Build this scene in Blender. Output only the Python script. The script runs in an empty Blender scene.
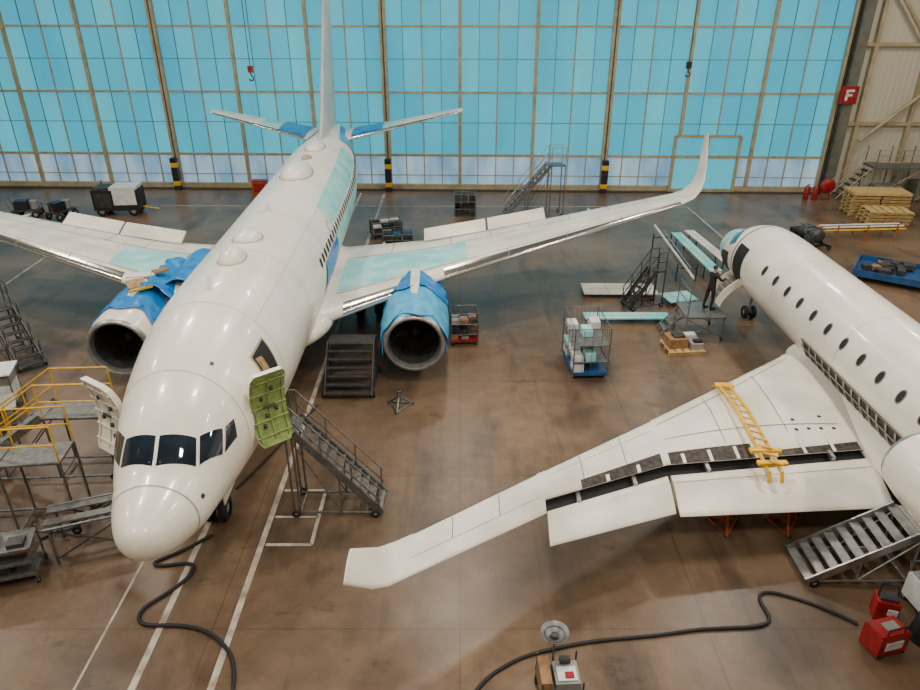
import bpy, math, random
from math import sin, cos, pi, sqrt, atan2, radians
from mathutils import Vector, Matrix
random.seed(7)
S = bpy.context.scene

# ------------------------------------------------------------ materials
def lin(c):
    return tuple(((v/255)/12.92 if v/255 <= .04045 else (((v/255)+.055)/1.055)**2.4) for v in c)

def mat(name, rgb, rough=.5, metal=0., var=.0, scale=3., rgb2=None, bump=0., coat=0., bscale=None):
    m = bpy.data.materials.new(name); m.use_nodes = True
    nt = m.node_tree; p = nt.nodes['Principled BSDF']
    c = lin(rgb)
    p.inputs['Roughness'].default_value = rough
    p.inputs['Metallic'].default_value = metal
    if coat: p.inputs['Coat Weight'].default_value = coat
    p.inputs['Base Color'].default_value = (*c, 1)
    tc = nt.nodes.new('ShaderNodeTexCoord')
    if var > 0 or rgb2:
        n = nt.nodes.new('ShaderNodeTexNoise'); n.inputs['Scale'].default_value = scale
        n.inputs['Detail'].default_value = 6
        nt.links.new(tc.outputs['Object'], n.inputs['Vector'])
        r = nt.nodes.new('ShaderNodeValToRGB')
        c2 = lin(rgb2) if rgb2 else tuple(v*(1-var) for v in c)
        r.color_ramp.elements[0].position = .35; r.color_ramp.elements[1].position = .65
        r.color_ramp.elements[0].color = (*c2, 1); r.color_ramp.elements[1].color = (*c, 1)
        nt.links.new(n.outputs['Fac'], r.inputs['Fac'])
        nt.links.new(r.outputs['Color'], p.inputs['Base Color'])
    if bump:
        n2 = nt.nodes.new('ShaderNodeTexNoise'); n2.inputs['Scale'].default_value = bscale or scale*3
        n2.inputs['Detail'].default_value = 4
        nt.links.new(tc.outputs['Object'], n2.inputs['Vector'])
        bp = nt.nodes.new('ShaderNodeBump'); bp.inputs['Strength'].default_value = bump
        nt.links.new(n2.outputs['Fac'], bp.inputs['Height'])
        nt.links.new(bp.outputs['Normal'], p.inputs['Normal'])
    return m

def emat(name, rgb, rgb2, strength, scale=.25):
    m = bpy.data.materials.new(name); m.use_nodes = True
    nt = m.node_tree; p = nt.nodes['Principled BSDF']
    tc = nt.nodes.new('ShaderNodeTexCoord'); mp = nt.nodes.new('ShaderNodeMapping')
    mp.inputs['Scale'].default_value = (1, 1, .35)
    n = nt.nodes.new('ShaderNodeTexNoise'); n.inputs['Scale'].default_value = scale; n.inputs['Detail'].default_value = 5
    nt.links.new(tc.outputs['Object'], mp.inputs['Vector']); nt.links.new(mp.outputs['Vector'], n.inputs['Vector'])
    r = nt.nodes.new('ShaderNodeValToRGB')
    r.color_ramp.elements[0].position = .3; r.color_ramp.elements[1].position = .7
    r.color_ramp.elements[0].color = (*lin(rgb2), 1); r.color_ramp.elements[1].color = (*lin(rgb), 1)
    nt.links.new(n.outputs['Fac'], r.inputs['Fac'])
    nt.links.new(r.outputs['Color'], p.inputs['Emission Color'])
    p.inputs['Base Color'].default_value=(*[v*.3 for v in lin(rgb)],1)
    p.inputs['Emission Strength'].default_value = strength
    p.inputs['Roughness'].default_value = .4
    return m

WHITE = mat('aircraft_paint', (238, 232, 219), .28, 0, scale=.7, rgb2=(226, 219, 204), coat=.3)
WINGP = mat('wing_paint', (228, 222, 209), .33, 0, scale=.9, rgb2=(204, 198, 184))
GREYP = mat('grey_paint', (150, 150, 146), .5, .1, scale=2, rgb2=(128, 128, 124))
ALU = mat('aluminium', (178, 178, 176), .35, .8, scale=5, rgb2=(150, 150, 150))
CHROME = mat('polished_slat', (190, 186, 180), .18, .95)
DARK = mat('near_black_fill', (22, 21, 22), .7)  # near-black colour; paints the shade of openings, also dark glass and holes
BAY = mat('open_bay_structure', (74, 64, 54), .6, .2, scale=9, rgb2=(28, 26, 24))
GLASS = mat('cockpit_glass', (30, 44, 58), .05, 0, scale=2, rgb2=(16, 26, 36), coat=1)
SEAM = mat('seam_line', (160, 146, 124), .6)
SEAM2 = mat('panel_gap', (118, 112, 102), .7)
BLUE = mat('blue_tarp', (22, 130, 200), .32, 0, scale=3, rgb2=(14, 100, 175), bump=.5, bscale=6)
LBLUE = mat('light_blue_film', (84, 174, 212), .35, 0, scale=3, rgb2=(54, 146, 200), bump=.4, bscale=5)
CYAN = mat('cyan_film', (108, 196, 200), .4, 0, scale=1.2, rgb2=(172, 216, 208), bump=.15)
GREEN = mat('zinc_primer_green', (146, 162, 96), .5, 0, scale=6, rgb2=(112, 134, 70))
RUB = mat('rubber_black', (24, 24, 25), .65)
BLACK = mat('black_plastic', (30, 30, 32), .45)
DGREY = mat('dark_steel', (76, 76, 76), .5, .4, scale=5, rgb2=(54, 55, 56))
FAN = mat('fan_titanium', (60, 58, 56), .45, .6)
STEEL = mat('galvanised_steel', (128, 128, 124), .42, .6, scale=8, rgb2=(100, 101, 100))
YEL = mat('yellow_paint', (226, 178, 22), .4, 0, scale=4, rgb2=(200, 152, 20))
ORG = mat('orange_paint', (180, 84, 28), .45, 0, scale=4, rgb2=(140, 62, 22))
RED = mat('red_paint', (160, 24, 28), .4, 0, scale=4, rgb2=(116, 18, 22))
TAN = mat('tan_composite', (168, 140, 90), .6, 0, scale=6, rgb2=(130, 102, 64))
WOOD = mat('pine_wood', (198, 170, 112), .7, 0, scale=5, rgb2=(168, 138, 86), bump=.2)
CARD = mat('cardboard', (150, 114, 76), .8, 0, scale=5, rgb2=(124, 92, 60))
WPL = mat('white_plastic', (218, 219, 216), .45, 0, scale=3, rgb2=(192, 194, 194))
BPLAS = mat('blue_plastic', (30, 82, 132), .45, 0, scale=3, rgb2=(22, 62, 108))
CLOTH = mat('black_cloth', (26, 28, 34), .85, 0, scale=12, rgb2=(18, 19, 24), bump=.2)
SKIN = mat('skin', (196, 150, 122), .55)
HAIR = mat('hair', (40, 28, 20), .7)
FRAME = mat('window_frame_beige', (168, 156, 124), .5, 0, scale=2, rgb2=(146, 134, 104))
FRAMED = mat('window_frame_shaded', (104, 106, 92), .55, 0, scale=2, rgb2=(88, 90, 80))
LINE = mat('floor_marking_white', (192, 186, 174), .5, 0, scale=2.5, rgb2=(140, 124, 106))
PANE = emat('glowing_cyan_panel', (66, 184, 206), (42, 160, 192), .98)  # emission colour stands in for daylight coming through the panel
PANE2 = emat('glowing_cyan_panel_pale', (84, 194, 212), (54, 170, 198), .98)  # paler copy, daylight likewise put into the emission colour
PANEL = emat('glowing_lower_panel', (172, 200, 214), (84, 146, 184), .9, .8)  # outdoor daylight painted as emission; nothing is seen through the panel
LAMP = emat('lamp_lens', (255, 246, 232), (255, 246, 232), 10)

# ------------------------------------------------------------ builder
class B:
    def __init__(s): s.v=[]; s.f=[]; s.m=[]; s.sm=[]; s.mats=[]
    def add(s, vs, fs, m, smooth=False):
        o=len(s.v); s.v += [tuple(v) for v in vs]
        if m not in s.mats: s.mats.append(m)
        i=s.mats.index(m)
        for f in fs: s.f.append([o+k for k in f]); s.m.append(i); s.sm.append(smooth)
    def box(s, c, d, m, rz=0, rx=0, ry=0):
        R = Matrix.Rotation(rz,3,'Z') @ Matrix.Rotation(ry,3,'Y') @ Matrix.Rotation(rx,3,'X')
        vs=[]
        for x in (-.5,.5):
            for y in (-.5,.5):
                for z in (-.5,.5):
                    vs.append(Vector(c)+R@Vector((x*d[0],y*d[1],z*d[2])))
        s.add(vs,[(0,1,3,2),(4,6,7,5),(0,4,5,1),(2,3,7,6),(0,2,6,4),(1,5,7,3)],m)
    def tube(s, a, b, r, m, n=8, r2=None):
        a=Vector(a); b=Vector(b); d=b-a
        if d.length<1e-6: return
        q=d.to_track_quat('Z','Y'); r2 = r if r2 is None else r2
        vs=[]
        for k in range(n):
            t=2*pi*k/n; vs.append(a+q@Vector((r*cos(t),r*sin(t),0)))
        for k in range(n):
            t=2*pi*k/n; vs.append(b+q@Vector((r2*cos(t),r2*sin(t),0)))
        s.add(vs,[(k,(k+1)%n,n+(k+1)%n,n+k) for k in range(n)],m,True)
        s.add(vs[:n],[tuple(range(n))[::-1]],m); s.add(vs[n:],[tuple(range(n))],m)
    def path(s, pts, r, m, n=8, closed=False):
        pts=[Vector(p) for p in pts]
        L=len(pts); rng = range(L if closed else L-1)
        for i in rng: s.tube(pts[i],pts[(i+1)%L],r,m,n)
    def lathe(s, o, ax, prof, m, n=24):
        o=Vector(o); vs=[]
        for a,r in prof:
            for k in range(n):
                t=2*pi*k/n
                if ax=='x': p=(a,r*cos(t),r*sin(t))
                elif ax=='y': p=(r*sin(t),a,r*cos(t))
                else: p=(r*cos(t),r*sin(t),a)
                vs.append(o+Vector(p))
        fs=[]
        for i in range(len(prof)-1):
            for k in range(n):
                fs.append((i*n+k,i*n+(k+1)%n,(i+1)*n+(k+1)%n,(i+1)*n+k))
        s.add(vs,fs,m,True)
    def wheel(s, c, r, w, ax='x', m=None, hub=None):
        m=m or RUB; hub=hub or GREYP
        s.lathe(c,ax,[(-w*.5,r*.5),(-w*.5,r*.85),(-w*.35,r*.97),(0,r),(w*.35,r*.97),(w*.5,r*.85),(w*.5,r*.5)],m,20)
        s.lathe(c,ax,[(-w*.4,.001),(-w*.42,r*.25),(-w*.3,r*.3),(-w*.3,r*.52),(w*.3,r*.52),(w*.3,r*.3),(w*.42,r*.25),(w*.4,.001)],hub,16)
    def obj(s, name, loc=(0,0,0), rz=0, parent=None, bevel=0):
        me=bpy.data.meshes.new(name); me.from_pydata(s.v,[],s.f)
        for m in s.mats: me.materials.append(m)
        for p,i,q in zip(me.polygons,s.m,s.sm): p.material_index=i; p.use_smooth=q
        me.update()
        o=bpy.data.objects.new(name,me); S.collection.objects.link(o)
        o.location=loc; o.rotation_euler=(0,0,rz)
        if parent: o.parent=parent
        if bevel:
            md=o.modifiers.new('bevel','BEVEL'); md.width=bevel; md.segments=2; md.limit_method='ANGLE'; md.angle_limit=radians(50)
        return o

def empty(name, loc, rz=0):
    e=bpy.data.objects.new(name,None); S.collection.objects.link(e); e.location=loc; e.rotation_euler=(0,0,rz); e.empty_display_size=.5
    return e

# ------------------------------------------------------------ lofting tools
def pchip(xs, ys):
    n=len(xs); h=[xs[i+1]-xs[i] for i in range(n-1)]; d=[(ys[i+1]-ys[i])/h[i] for i in range(n-1)]
    m=[0]*n; m[0]=d[0]; m[-1]=d[-1]
    for i in range(1,n-1):
        if d[i-1]*d[i]<=0: m[i]=0
        else:
            w1=2*h[i]+h[i-1]; w2=h[i]+2*h[i-1]; m[i]=(w1+w2)/(w1/d[i-1]+w2/d[i])
    def f(x):
        x=min(max(x,xs[0]),xs[-1]); i=0
        while i<n-2 and x>xs[i+1]: i+=1
        t=(x-xs[i])/h[i]
        return ((2*t**3-3*t*t+1)*ys[i]+(t**3-2*t*t+t)*h[i]*m[i]+(-2*t**3+3*t*t)*ys[i+1]+(t**3-t*t)*h[i]*m[i+1])
    return f

class Fus:
    def __init__(s, st):
        ys=[a[0] for a in st]
        s.L=ys[-1]; s.w=pchip(ys,[a[1] for a in st]); s.t=pchip(ys,[a[2] for a in st]); s.b=pchip(ys,[a[3] for a in st])
    def pt(s,y,ph,off=0):
        w=s.w(y); t=s.t(y); b=s.b(y); c=(t+b)/2; h=(t-b)/2
        return Vector(((w+off)*sin(ph), y, c+(h+off)*cos(ph)))
    def mesh(s, b, m, n=56):
        ys=[0,.02,.05,.1,.17,.25,.35,.5,.65,.8]; y=1.
        while y<s.L-.01: ys.append(y); y+= .2 if y<7 else .5
        ys.append(s.L)
        vs=[s.pt(y,2*pi*k/n) for y in ys for k in range(n)]
        fs=[(i*n+k,i*n+(k+1)%n,(i+1)*n+(k+1)%n,(i+1)*n+k) for i in range(len(ys)-1) for k in range(n)]
        b.add(vs,fs,m,True)
        b.add([s.pt(0,2*pi*k/n) for k in range(n)],[tuple(range(n))],m)
        b.add([s.pt(s.L,2*pi*k/n) for k in range(n)],[tuple(range(n))[::-1]],m)
    def quad(s,b,c,m,off=.012,n=8):
        vs=[]
        for i in range(n+1):
            for j in range(n+1):
                u=i/n; v=j/n
                y=(1-u)*(1-v)*c[0][0]+u*(1-v)*c[1][0]+u*v*c[2][0]+(1-u)*v*c[3][0]
                p=(1-u)*(1-v)*c[0][1]+u*(1-v)*c[1][1]+u*v*c[2][1]+(1-u)*v*c[3][1]
                vs.append(s.pt(y,p,off))
        b.add(vs,[(i*(n+1)+j,(i+1)*(n+1)+j,(i+1)*(n+1)+j+1,i*(n+1)+j+1) for i in range(n) for j in range(n)],m,True)
    def oval(s,b,y,ph,a,bb,m,off=.014,e=2.6,n=18):
        R=(s.t(y)-s.b(y))/2
        vs=[s.pt(y,ph,off)]
        for k in range(n):
            t=2*pi*k/n; cx=abs(cos(t))**(2/e)*(1 if cos(t)>0 else -1); cy=abs(sin(t))**(2/e)*(1 if sin(t)>0 else -1)
            vs.append(s.pt(y+a*cx,ph+bb*cy/R,off))
        b.add(vs,[(0,1+k,1+(k+1)%n) for k in range(n)],m,True)

def naca(x,tc): return 5*tc*(.2969*sqrt(max(x,0))-.126*x-.3516*x*x+.2843*x**3-.1015*x**4)
FR=[0,.008,.025,.06,.12,.2,.32,.45,.6,.75,.9,1.]
# section: (x,z,yLE,chord,tc,cant,drop)
def spt(sec,f,up,off=0,sx=1):
    x,z,y,c,tc,ca,dr=sec
    h=naca(f,tc)*c*(1.15 if up>0 else .75)*up + off*up
    return Vector((sx*(x-sin(ca)*h), y+f*c, z+cos(ca)*h-dr*f))
def full(secs): return [tuple(list(q)+[0]*(7-len(q))) for q in secs]
def wing(b, secs, m, sx=1):
    secs=full(secs); rows=[]
    for q in secs:
        r=[spt(q,f,1,0,sx) for f in FR[::-1]]+[spt(q,f,-1,0,sx) for f in FR[1:]]
        rows.append(r)
    n=len(rows[0]); vs=[p for r in rows for p in r]
    fs=[(i*n+k,i*n+(k+1)%n,(i+1)*n+(k+1)%n,(i+1)*n+k) for i in range(len(rows)-1) for k in range(n)]
    b.add(vs,fs,m,True)
    b.add(rows[0],[tuple(range(n))],m); b.add(rows[-1],[tuple(range(n))[::-1]],m)
def secat(secs,x):
    secs=full(secs)
    for i in range(len(secs)-1):
        a,c=secs[i],secs[i+1]
        if x<=c[0] or i==len(secs)-2:
            t=(x-a[0])/(c[0]-a[0]) if c[0]!=a[0] else 0
            return tuple(a[k]+(c[k]-a[k])*t for k in range(7))
def wpatch(b, secs, x0,x1,f0,f1,m,sx=1,off=.012,n=10,up=1,f0b=None,f1b=None):
    f0b=f0 if f0b is None else f0b; f1b=f1 if f1b is None else f1b
    vs=[];nf=8
    for i in range(n+1):
        u=i/n; q=secat(secs,x0+(x1-x0)*u); a=f0+(f0b-f0)*u; c=f1+(f1b-f1)*u
        for j in range(nf+1): vs.append(spt(q,a+(c-a)*(j/nf)**1.5,up,off,sx))
    w=nf+1
    b.add(vs,[(i*w+j,(i+1)*w+j,(i+1)*w+j+1,i*w+j+1) for i in range(n) for j in range(nf)],m,True)

def tarp(name,parent,cx,cz,y0,y1,rad,a0,a1,m,seed=0,amp=.06,hem=.35):
    rnd=random.Random(seed); ph=[rnd.uniform(0,6.28) for _ in range(8)]
    ny,na=26,46; vs=[]
    for i in range(ny+1):
        for j in range(na+1):
            u=i/ny; v=j/na; y=y0+(y1-y0)*u; a=a0+(a1-a0)*v
            e=max(0,abs(v-.5)*2-.6)/.4; eu=abs(u-.5)*2
            r=rad(y)+.03+amp*(sin(9*a+ph[0]+2*u)*.5+sin(17*a+5*y+ph[1])*.35+sin(7*y+ph[2]+3*a)*.4+sin(23*y-6*a+ph[3])*.2+1.1)*(.4+.6*e)
            yy=y+.15*sin(6*a+ph[4])*(1 if eu>.85 else 0)
            p=Vector((cx+r*sin(a),yy,cz+r*cos(a)))
            if e>0: p.z-=hem*e*e*abs(sin(5*y+ph[5]))*.6
            vs.append(p)
    b=B(); w=na+1
    b.add(vs,[(i*w+j,i*w+j+1,(i+1)*w+j+1,(i+1)*w+j) for i in range(ny) for j in range(na)],m,True)
    o=b.obj(name,parent=parent); md=o.modifiers.new('t','SOLIDIFY'); md.thickness=.015
    return o

def nacelle(b, o, L, R, outer, lip=ALU, n=40, blades=24):
    b.lathe(o,'y',[(L*.0+.02,R*.88),(0,R*.92),(.06,R*.985),(.14,R*1.01)],lip,n)
    b.lathe(o,'y',[(.14,R*1.01),(.5,R*1.06),(1.2,R*1.09),(L*.55,R*1.07),(L*.8,R*.97),(L,R*.84)],outer,n)
    b.lathe(o,'y',[(.02,R*.88),(.1,R*.84),(.25,R*.82)],lip,n)
    b.lathe(o,'y',[(.25,R*.82),(1.0,R*.84),(1.2,R*.84)],DGREY,n)
    b.lathe(o,'y',[(1.18,R*.84),(1.2,.01)],DARK,n)
    b.lathe(o,'y',[(.72,.01),(.85,R*.12),(1.02,R*.24),(1.1,R*.26)],BLACK,20)
    for k in range(blades):
        a=2*pi*k/blades; d=Vector((sin(a),0,cos(a))); tng=Vector((cos(a),0,-sin(a)))
        oo=Vector(o)
        vs=[oo+d*R*.24+tng*(-.02)+Vector((0,1.0,0)),oo+d*R*.24+tng*.03+Vector((0,1.12,0)),
            oo+d*R*.83+tng*.07+Vector((0,1.14,0)),oo+d*R*.83+tng*(-.05)+Vector((0,1.02,0))]
        b.add(vs,[(0,1,2,3)],FAN)
    b.lathe(o,'y',[(L,R*.84),(L-.05,R*.78),(L-.6,R*.74),(L-.6,R*.55)],DGREY,n)
    b.lathe(o,'y',[(L-.7,R*.58),(L+.2,R*.5),(L+.9,R*.38),(L+.9,R*.3),(L+1.4,.02)],GREYP,n)

# ============================================================ ROOM
YW=46.5; RW=-0.03
def floor():
    m=bpy.data.materials.new('polished_concrete_floor'); m.use_nodes=True; nt=m.node_tree; p=nt.nodes['Principled BSDF']
    N=nt.nodes.new; Lk=nt.links.new
    tc=N('ShaderNodeTexCoord')
    def noise(sc,det,ro,stretch=None,rot=.4):
        n=N('ShaderNodeTexNoise'); n.inputs['Scale'].default_value=sc; n.inputs['Detail'].default_value=det; n.inputs['Roughness'].default_value=ro
        if stretch:
            mp=N('ShaderNodeMapping'); mp.inputs['Scale'].default_value=stretch; mp.inputs['Rotation'].default_value=(0,0,rot)
            Lk(tc.outputs['Object'],mp.inputs['Vector']); Lk(mp.outputs['Vector'],n.inputs['Vector'])
        else: Lk(tc.outputs['Object'],n.inputs['Vector'])
        return n
    def ramp(n,a,ca,b_,cb):
        r=N('ShaderNodeValToRGB'); e=r.color_ramp.elements
        e[0].position=a; e[0].color=(*ca,1); e[1].position=b_; e[1].color=(*cb,1); Lk(n.outputs['Fac'],r.inputs['Fac']); return r
    def mul(a,b_):
        mx=N('ShaderNodeMix'); mx.data_type='RGBA'; mx.blend_type='MULTIPLY'; mx.inputs[0].default_value=1
        Lk(a,mx.inputs[6]); Lk(b_,mx.inputs[7]); return mx.outputs[2]
    n1=noise(.16,8,.6); n2=noise(1.8,8,.7); n3=noise(.5,6,.6,(1,.25,1)); n4=noise(.35,4,.5); n5=noise(1.6,5,.6,(1,.06,1),.15); n6=noise(.9,8,.75,(.5,1,1),.2)
    c=ramp(n1,.33,lin((90,73,57)),.68,lin((130,106,82))).outputs['Color']
    c=mul(c,ramp(n2,.3,(.72,.71,.70),.6,(1,1,1)).outputs['Color'])
    c=mul(c,ramp(n3,.36,(.55,.55,.56),.47,(1,1,1)).outputs['Color'])
    c=mul(c,ramp(n4,.32,(.64,.64,.66),.44,(1,1,1)).outputs['Color'])
    c=mul(c,ramp(n5,.32,(.70,.69,.69),.41,(1,1,1)).outputs['Color'])
    c=mul(c,ramp(n6,.34,(.62,.61,.61),.40,(1,1,1)).outputs['Color'])
    br=N('ShaderNodeTexBrick'); br.offset=0; br.inputs['Scale'].default_value=1
    br.inputs['Brick Width'].default_value=5.2; br.inputs['Row Height'].default_value=5.2; br.inputs['Mortar Size'].default_value=.015; br.inputs['Mortar Smooth'].default_value=.1
    br.inputs['Color1'].default_value=(1,1,1,1); br.inputs['Color2'].default_value=(.93,.93,.94,1); br.inputs['Mortar'].default_value=(.66,.64,.62,1)
    Lk(tc.outputs['Object'],br.inputs['Vector'])
    c=mul(c,br.outputs['Color']); Lk(c,p.inputs['Base Color'])
    rr=N('ShaderNodeMapRange'); rr.inputs[3].default_value=.22; rr.inputs[4].default_value=.48
    Lk(n2.outputs['Fac'],rr.inputs[0]); Lk(rr.outputs[0],p.inputs['Roughness'])
    b=B(); b.box((-2,18,-.15),(76,62,.3),m); b.obj('floor')
floor()
def corrugated(name,rgb,axis):
    m=mat(name,rgb,.6); nt=m.node_tree; p=nt.nodes['Principled BSDF']
    tc=nt.nodes.new('ShaderNodeTexCoord'); w=nt.nodes.new('ShaderNodeTexWave'); w.bands_direction=axis; w.inputs['Scale'].default_value=.9
    nt.links.new(tc.outputs['Object'],w.inputs['Vector']); bp=nt.nodes.new('ShaderNodeBump'); bp.inputs['Strength'].default_value=.3; bp.inputs['Distance'].default_value=.05
    nt.links.new(w.outputs['Fac'],bp.inputs['Height']); nt.links.new(bp.outputs['Normal'],p.inputs['Normal']); return m
CORX=corrugated('corrugated_cladding',(186,180,164),'X'); CORY=corrugated('corrugated_cladding_side',(180,174,158),'Y')
b=B(); b.box((-39,18,9),(.4,66,18),CORY); b.obj('wall_left')
b=B(); b.box((36,18,9),(.4,66,18),CORY); b.obj('wall_right')
b=B(); b.box((-2,-13,9),(76,.4,18),CORX); b.obj('wall_front')
b=B(); b.box((-2,18,18.2),(76,66,.4),mat('ceiling_sheet',(174,170,162),.7)); b.obj('ceiling')
b=B(); b.box((29.8,.2,9),(12,.3,18),CORX); b.box((-8,.2,16),(64,.3,4),CORX)
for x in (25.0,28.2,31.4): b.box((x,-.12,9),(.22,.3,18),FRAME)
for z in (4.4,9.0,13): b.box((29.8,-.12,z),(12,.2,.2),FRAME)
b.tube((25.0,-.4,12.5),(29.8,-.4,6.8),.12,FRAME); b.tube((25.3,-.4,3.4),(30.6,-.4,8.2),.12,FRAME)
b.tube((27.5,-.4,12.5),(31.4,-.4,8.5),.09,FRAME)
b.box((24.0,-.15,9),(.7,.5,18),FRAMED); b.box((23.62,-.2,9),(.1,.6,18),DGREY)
b.obj('wall_back',(0,YW,0),RW)
bx=[4.7*k for k in range(-8,6)]
for i in range(len(bx)-1):
    b=B(); x0,x1=bx[i],bx[i+1]; xc=(x0+x1)/2
    for r,(z0,z1) in enumerate([(2.25,6.15),(6.15,9.95),(9.95,14)]):
        for q in range(4):
            w=(x1-x0)/4
            b.box((x0+w*(q+.5),.08,(z0+z1)/2),(w-.02,.04,z1-z0-.02),PANE if (i+q+r)%3 else PANE2)
    b.box((xc,.08,1.25),(x1-x0-.05,.04,1.85),PANEL)
    b.obj('window_%d'%(i+1),(0,YW,0),RW)
b=B()
for x in bx:
    thick = abs(((x-9.4)/14.1)-round((x-9.4)/14.1))<.01
    b.box((x,-.06,7),(.40 if thick else .2,.34 if thick else .22,14),FRAME)
    if thick: b.box((x,-.24,7),(.07,.03,14),DGREY)
b.obj('trim_1',(0,YW,0),RW)
b=B()
for i in range(len(bx)-1):
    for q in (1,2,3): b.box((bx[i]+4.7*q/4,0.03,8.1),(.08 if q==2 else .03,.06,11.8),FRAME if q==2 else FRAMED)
    for q in (1,2,3): b.box((bx[i]+4.7*q/4,0,1.25),(.06,.1,2),FRAME)
for z,h in ((2.25,.14),(6.15,.12),(9.95,.12),(13.95,.2)): b.box((-7,-.03,z),(61.2,.14,h),FRAME)
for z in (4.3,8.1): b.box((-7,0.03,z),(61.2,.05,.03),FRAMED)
b.box((-7,-.03,.95),(61.2,.06,.05),FRAME)
b.box((-7,-.05,.18),(61.2,.3,.36),FRAME); b.box((-7,-.3,.03),(61.2,.5,.06),DGREY)
b.obj('trim_2',(0,YW,0),RW)
b=B()
for x in (13.8,15.85,17.9): b.box((x,-.28,1.8),(.2,.14,3.6),FRAME)
for z in (3.6,2.3,.15): b.box((15.85,-.28,z),(4.1,.14,.18),FRAME)
for x in (14.83,16.88): b.box((x,-.24,2.95),(1.85,.04,1.1),PANE); b.box((x,-.24,1.22),(1.85,.04,1.95),PANE2)
b.box((15.65,-.38,1.1),(.08,.08,.25),DGREY)
b.obj('door_1',(0,YW,0),RW)
for x in (-18.8,-4.7,9.4):
    b=B()
    for k in range(7): b.box((0,0,.15+.3*k),(.42,.35,.3),YEL if k in (1,5) else BLACK)
    b.obj('hazard_guard_post',(x,YW-.03*x-.62,0),RW,bevel=.02)
b=B(); b.box((0,0,0),(1.05,.06,1.05),RED)
b.box((-.15,-.04,0),(.14,.03,.66),WPL); b.box((.03,-.04,.26),(.48,.03,.14),WPL); b.box((0,-.04,.0),(.36,.03,.13),WPL)
b.obj('fire_point_sign',(23.9,YW-.03*23.9-.5,6.15),RW)
b=B(); b.box((0,0,2.1),(6,1.6,.12),STEEL)
for x in (-2.9,-1.4,0,1.4,2.9):
    for y in (-.7,.7): b.tube((x,y,0),(x,y,3.2),.04,FRAMED)
for z in (2.45,2.85,3.2): b.tube((-2.9,-.7,z),(2.9,-.7,z),.03,FRAME)
b.tube((-2.9,-.7,.1),(0,-.7,2.05),.03,FRAME); b.tube((0,-.7,.1),(2.9,-.7,2.05),.03,FRAME)
b.box((1.2,0,.6),(2.4,1.2,1.1),FRAMED); b.box((-1.6,0,.45),(1.6,1.,.9),GREYP); b.box((1.9,0,1.5),(.9,.9,.6),DGREY)
for k in range(6): b.box((-3.1-.28*k,0,1.8-.3*k),(.28,.9,.05),DGREY)
for y in (-.45,.45): b.tube((-3.0,y,2.0),(-4.8,y,.1),.04,FRAME); b.tube((-3.0,y,3.0),(-4.8,y,1.1),.03,FRAME)
b.obj('access_platform',(28.6,YW-2.4,0),RW)
b=B()
def ln(x0,y0,x1,y1,w=.12):
    d=Vector((x1-x0,y1-y0,0)); b.box(((x0+x1)/2,(y0+y1)/2,.004),(d.length,w,.006),LINE,rz=atan2(d.y,d.x))
ln(-4.78,7,-4.95,45.5,.14); ln(-6.3,7,-6.5,45.5,.14); ln(-7.4,7,-7.5,20,.05)
ln(-4.7,12.9,-3.6,12.9,.09); ln(-4.7,13.9,-3.6,13.9,.07); ln(-4.7,14.95,-3.6,14.95,.09); ln(-3.6,12.9,-3.6,14.95,.09)
ln(-22,42.6,14,42.3,.10); ln(-20.6,26,-20.8,34,.1); ln(14,42.3,14.2,36,.1); ln(-20.7,34,-17.5,34,.08)
b.obj('floor_line_marking')

# ============================================================ AIRLINER
A=empty('narrowbody_airliner',(-5.98,9.75,0),.034)
st=[(0,.03,2.80,2.72),(.05,.21,2.98,2.54),(.15,.36,3.10,2.39),(.35,.53,3.22,2.22),(.7,.71,3.36,2.05),(1.1,.87,3.48,1.91),(1.45,.98,3.62,1.82),
    (1.9,1.10,4.02,1.74),(2.4,1.23,4.40,1.65),(3.0,1.36,4.72,1.57),(4,1.54,5.05,1.48),(5.5,1.74,5.32,1.40),(7,1.84,5.4,1.38),(9,1.88,5.4,1.38),(20.5,1.88,5.4,1.38),
    (22.5,1.87,5.4,1.6),(25,1.72,5.4,2.3),(28,1.27,5.36,3.3),(30.5,.74,5.22,4.1),(32.2,.2,4.98,4.6)]
F=Fus(st); b=B(); F.mesh(b,WHITE); b.obj('fuselage',parent=A)
b=B()
for s in (1,-1):
    F.quad(b,[(1.44,.035*s),(1.62,.80*s),(2.02,.66*s),(1.90,.035*s)],GLASS)
    F.quad(b,[(1.67,.86*s),(2.15,1.25*s),(2.50,1.03*s),(2.08,.71*s)],GLASS)
    F.quad(b,[(2.22,1.28*s),(2.72,1.36*s),(2.88,1.14*s),(2.58,1.07*s)],GLASS)
b.obj('cockpit_windows',parent=A)
b=B()
n=60
for y,w in ((1.02,.03),):
    vs=[]
    for k in range(n+1):
        p=-2.3+4.6*k/n; vs+= [F.pt(y,p,.006),F.pt(y+w,p,.006)]
    b.add(vs,[(2*k,2*k+1,2*k+3,2*k+2) for k in range(n)],SEAM,True)
for y in (3.2,5.6,9.2,13,17.5,22,26.5):
    vs=[]
    for k in range(n+1):
        p=-2.1+4.2*k/n; vs+=[F.pt(y,p,.004),F.pt(y+.015,p,.004)]
    b.add(vs,[(2*k,2*k+1,2*k+3,2*k+2) for k in range(n)],SEAM,True)
for p in (-.75,.75): F.quad(b,[(5.6,p),(5.6,p+.006),(26.5,p+.006),(26.5,p)],SEAM,.004,40)
for y,p in ((1.3,1.25),(1.45,-1.2),(3.6,.5)): F.oval(b,y,p,.05,.05,DGREY,.01)
b.obj('skin_seams',parent=A)
b=B()
for s in (1,-1):
    for k in range(30):
        F.oval(b,12+.508*k,1.30*s,.12,.17,DARK)
F.oval(b,15.0,1.28,.28,.5,SEAM2,.008); F.oval(b,15,1.28,.25,.47,WHITE,.011)
b.obj('cabin_windows',parent=A)
b=B()
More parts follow.
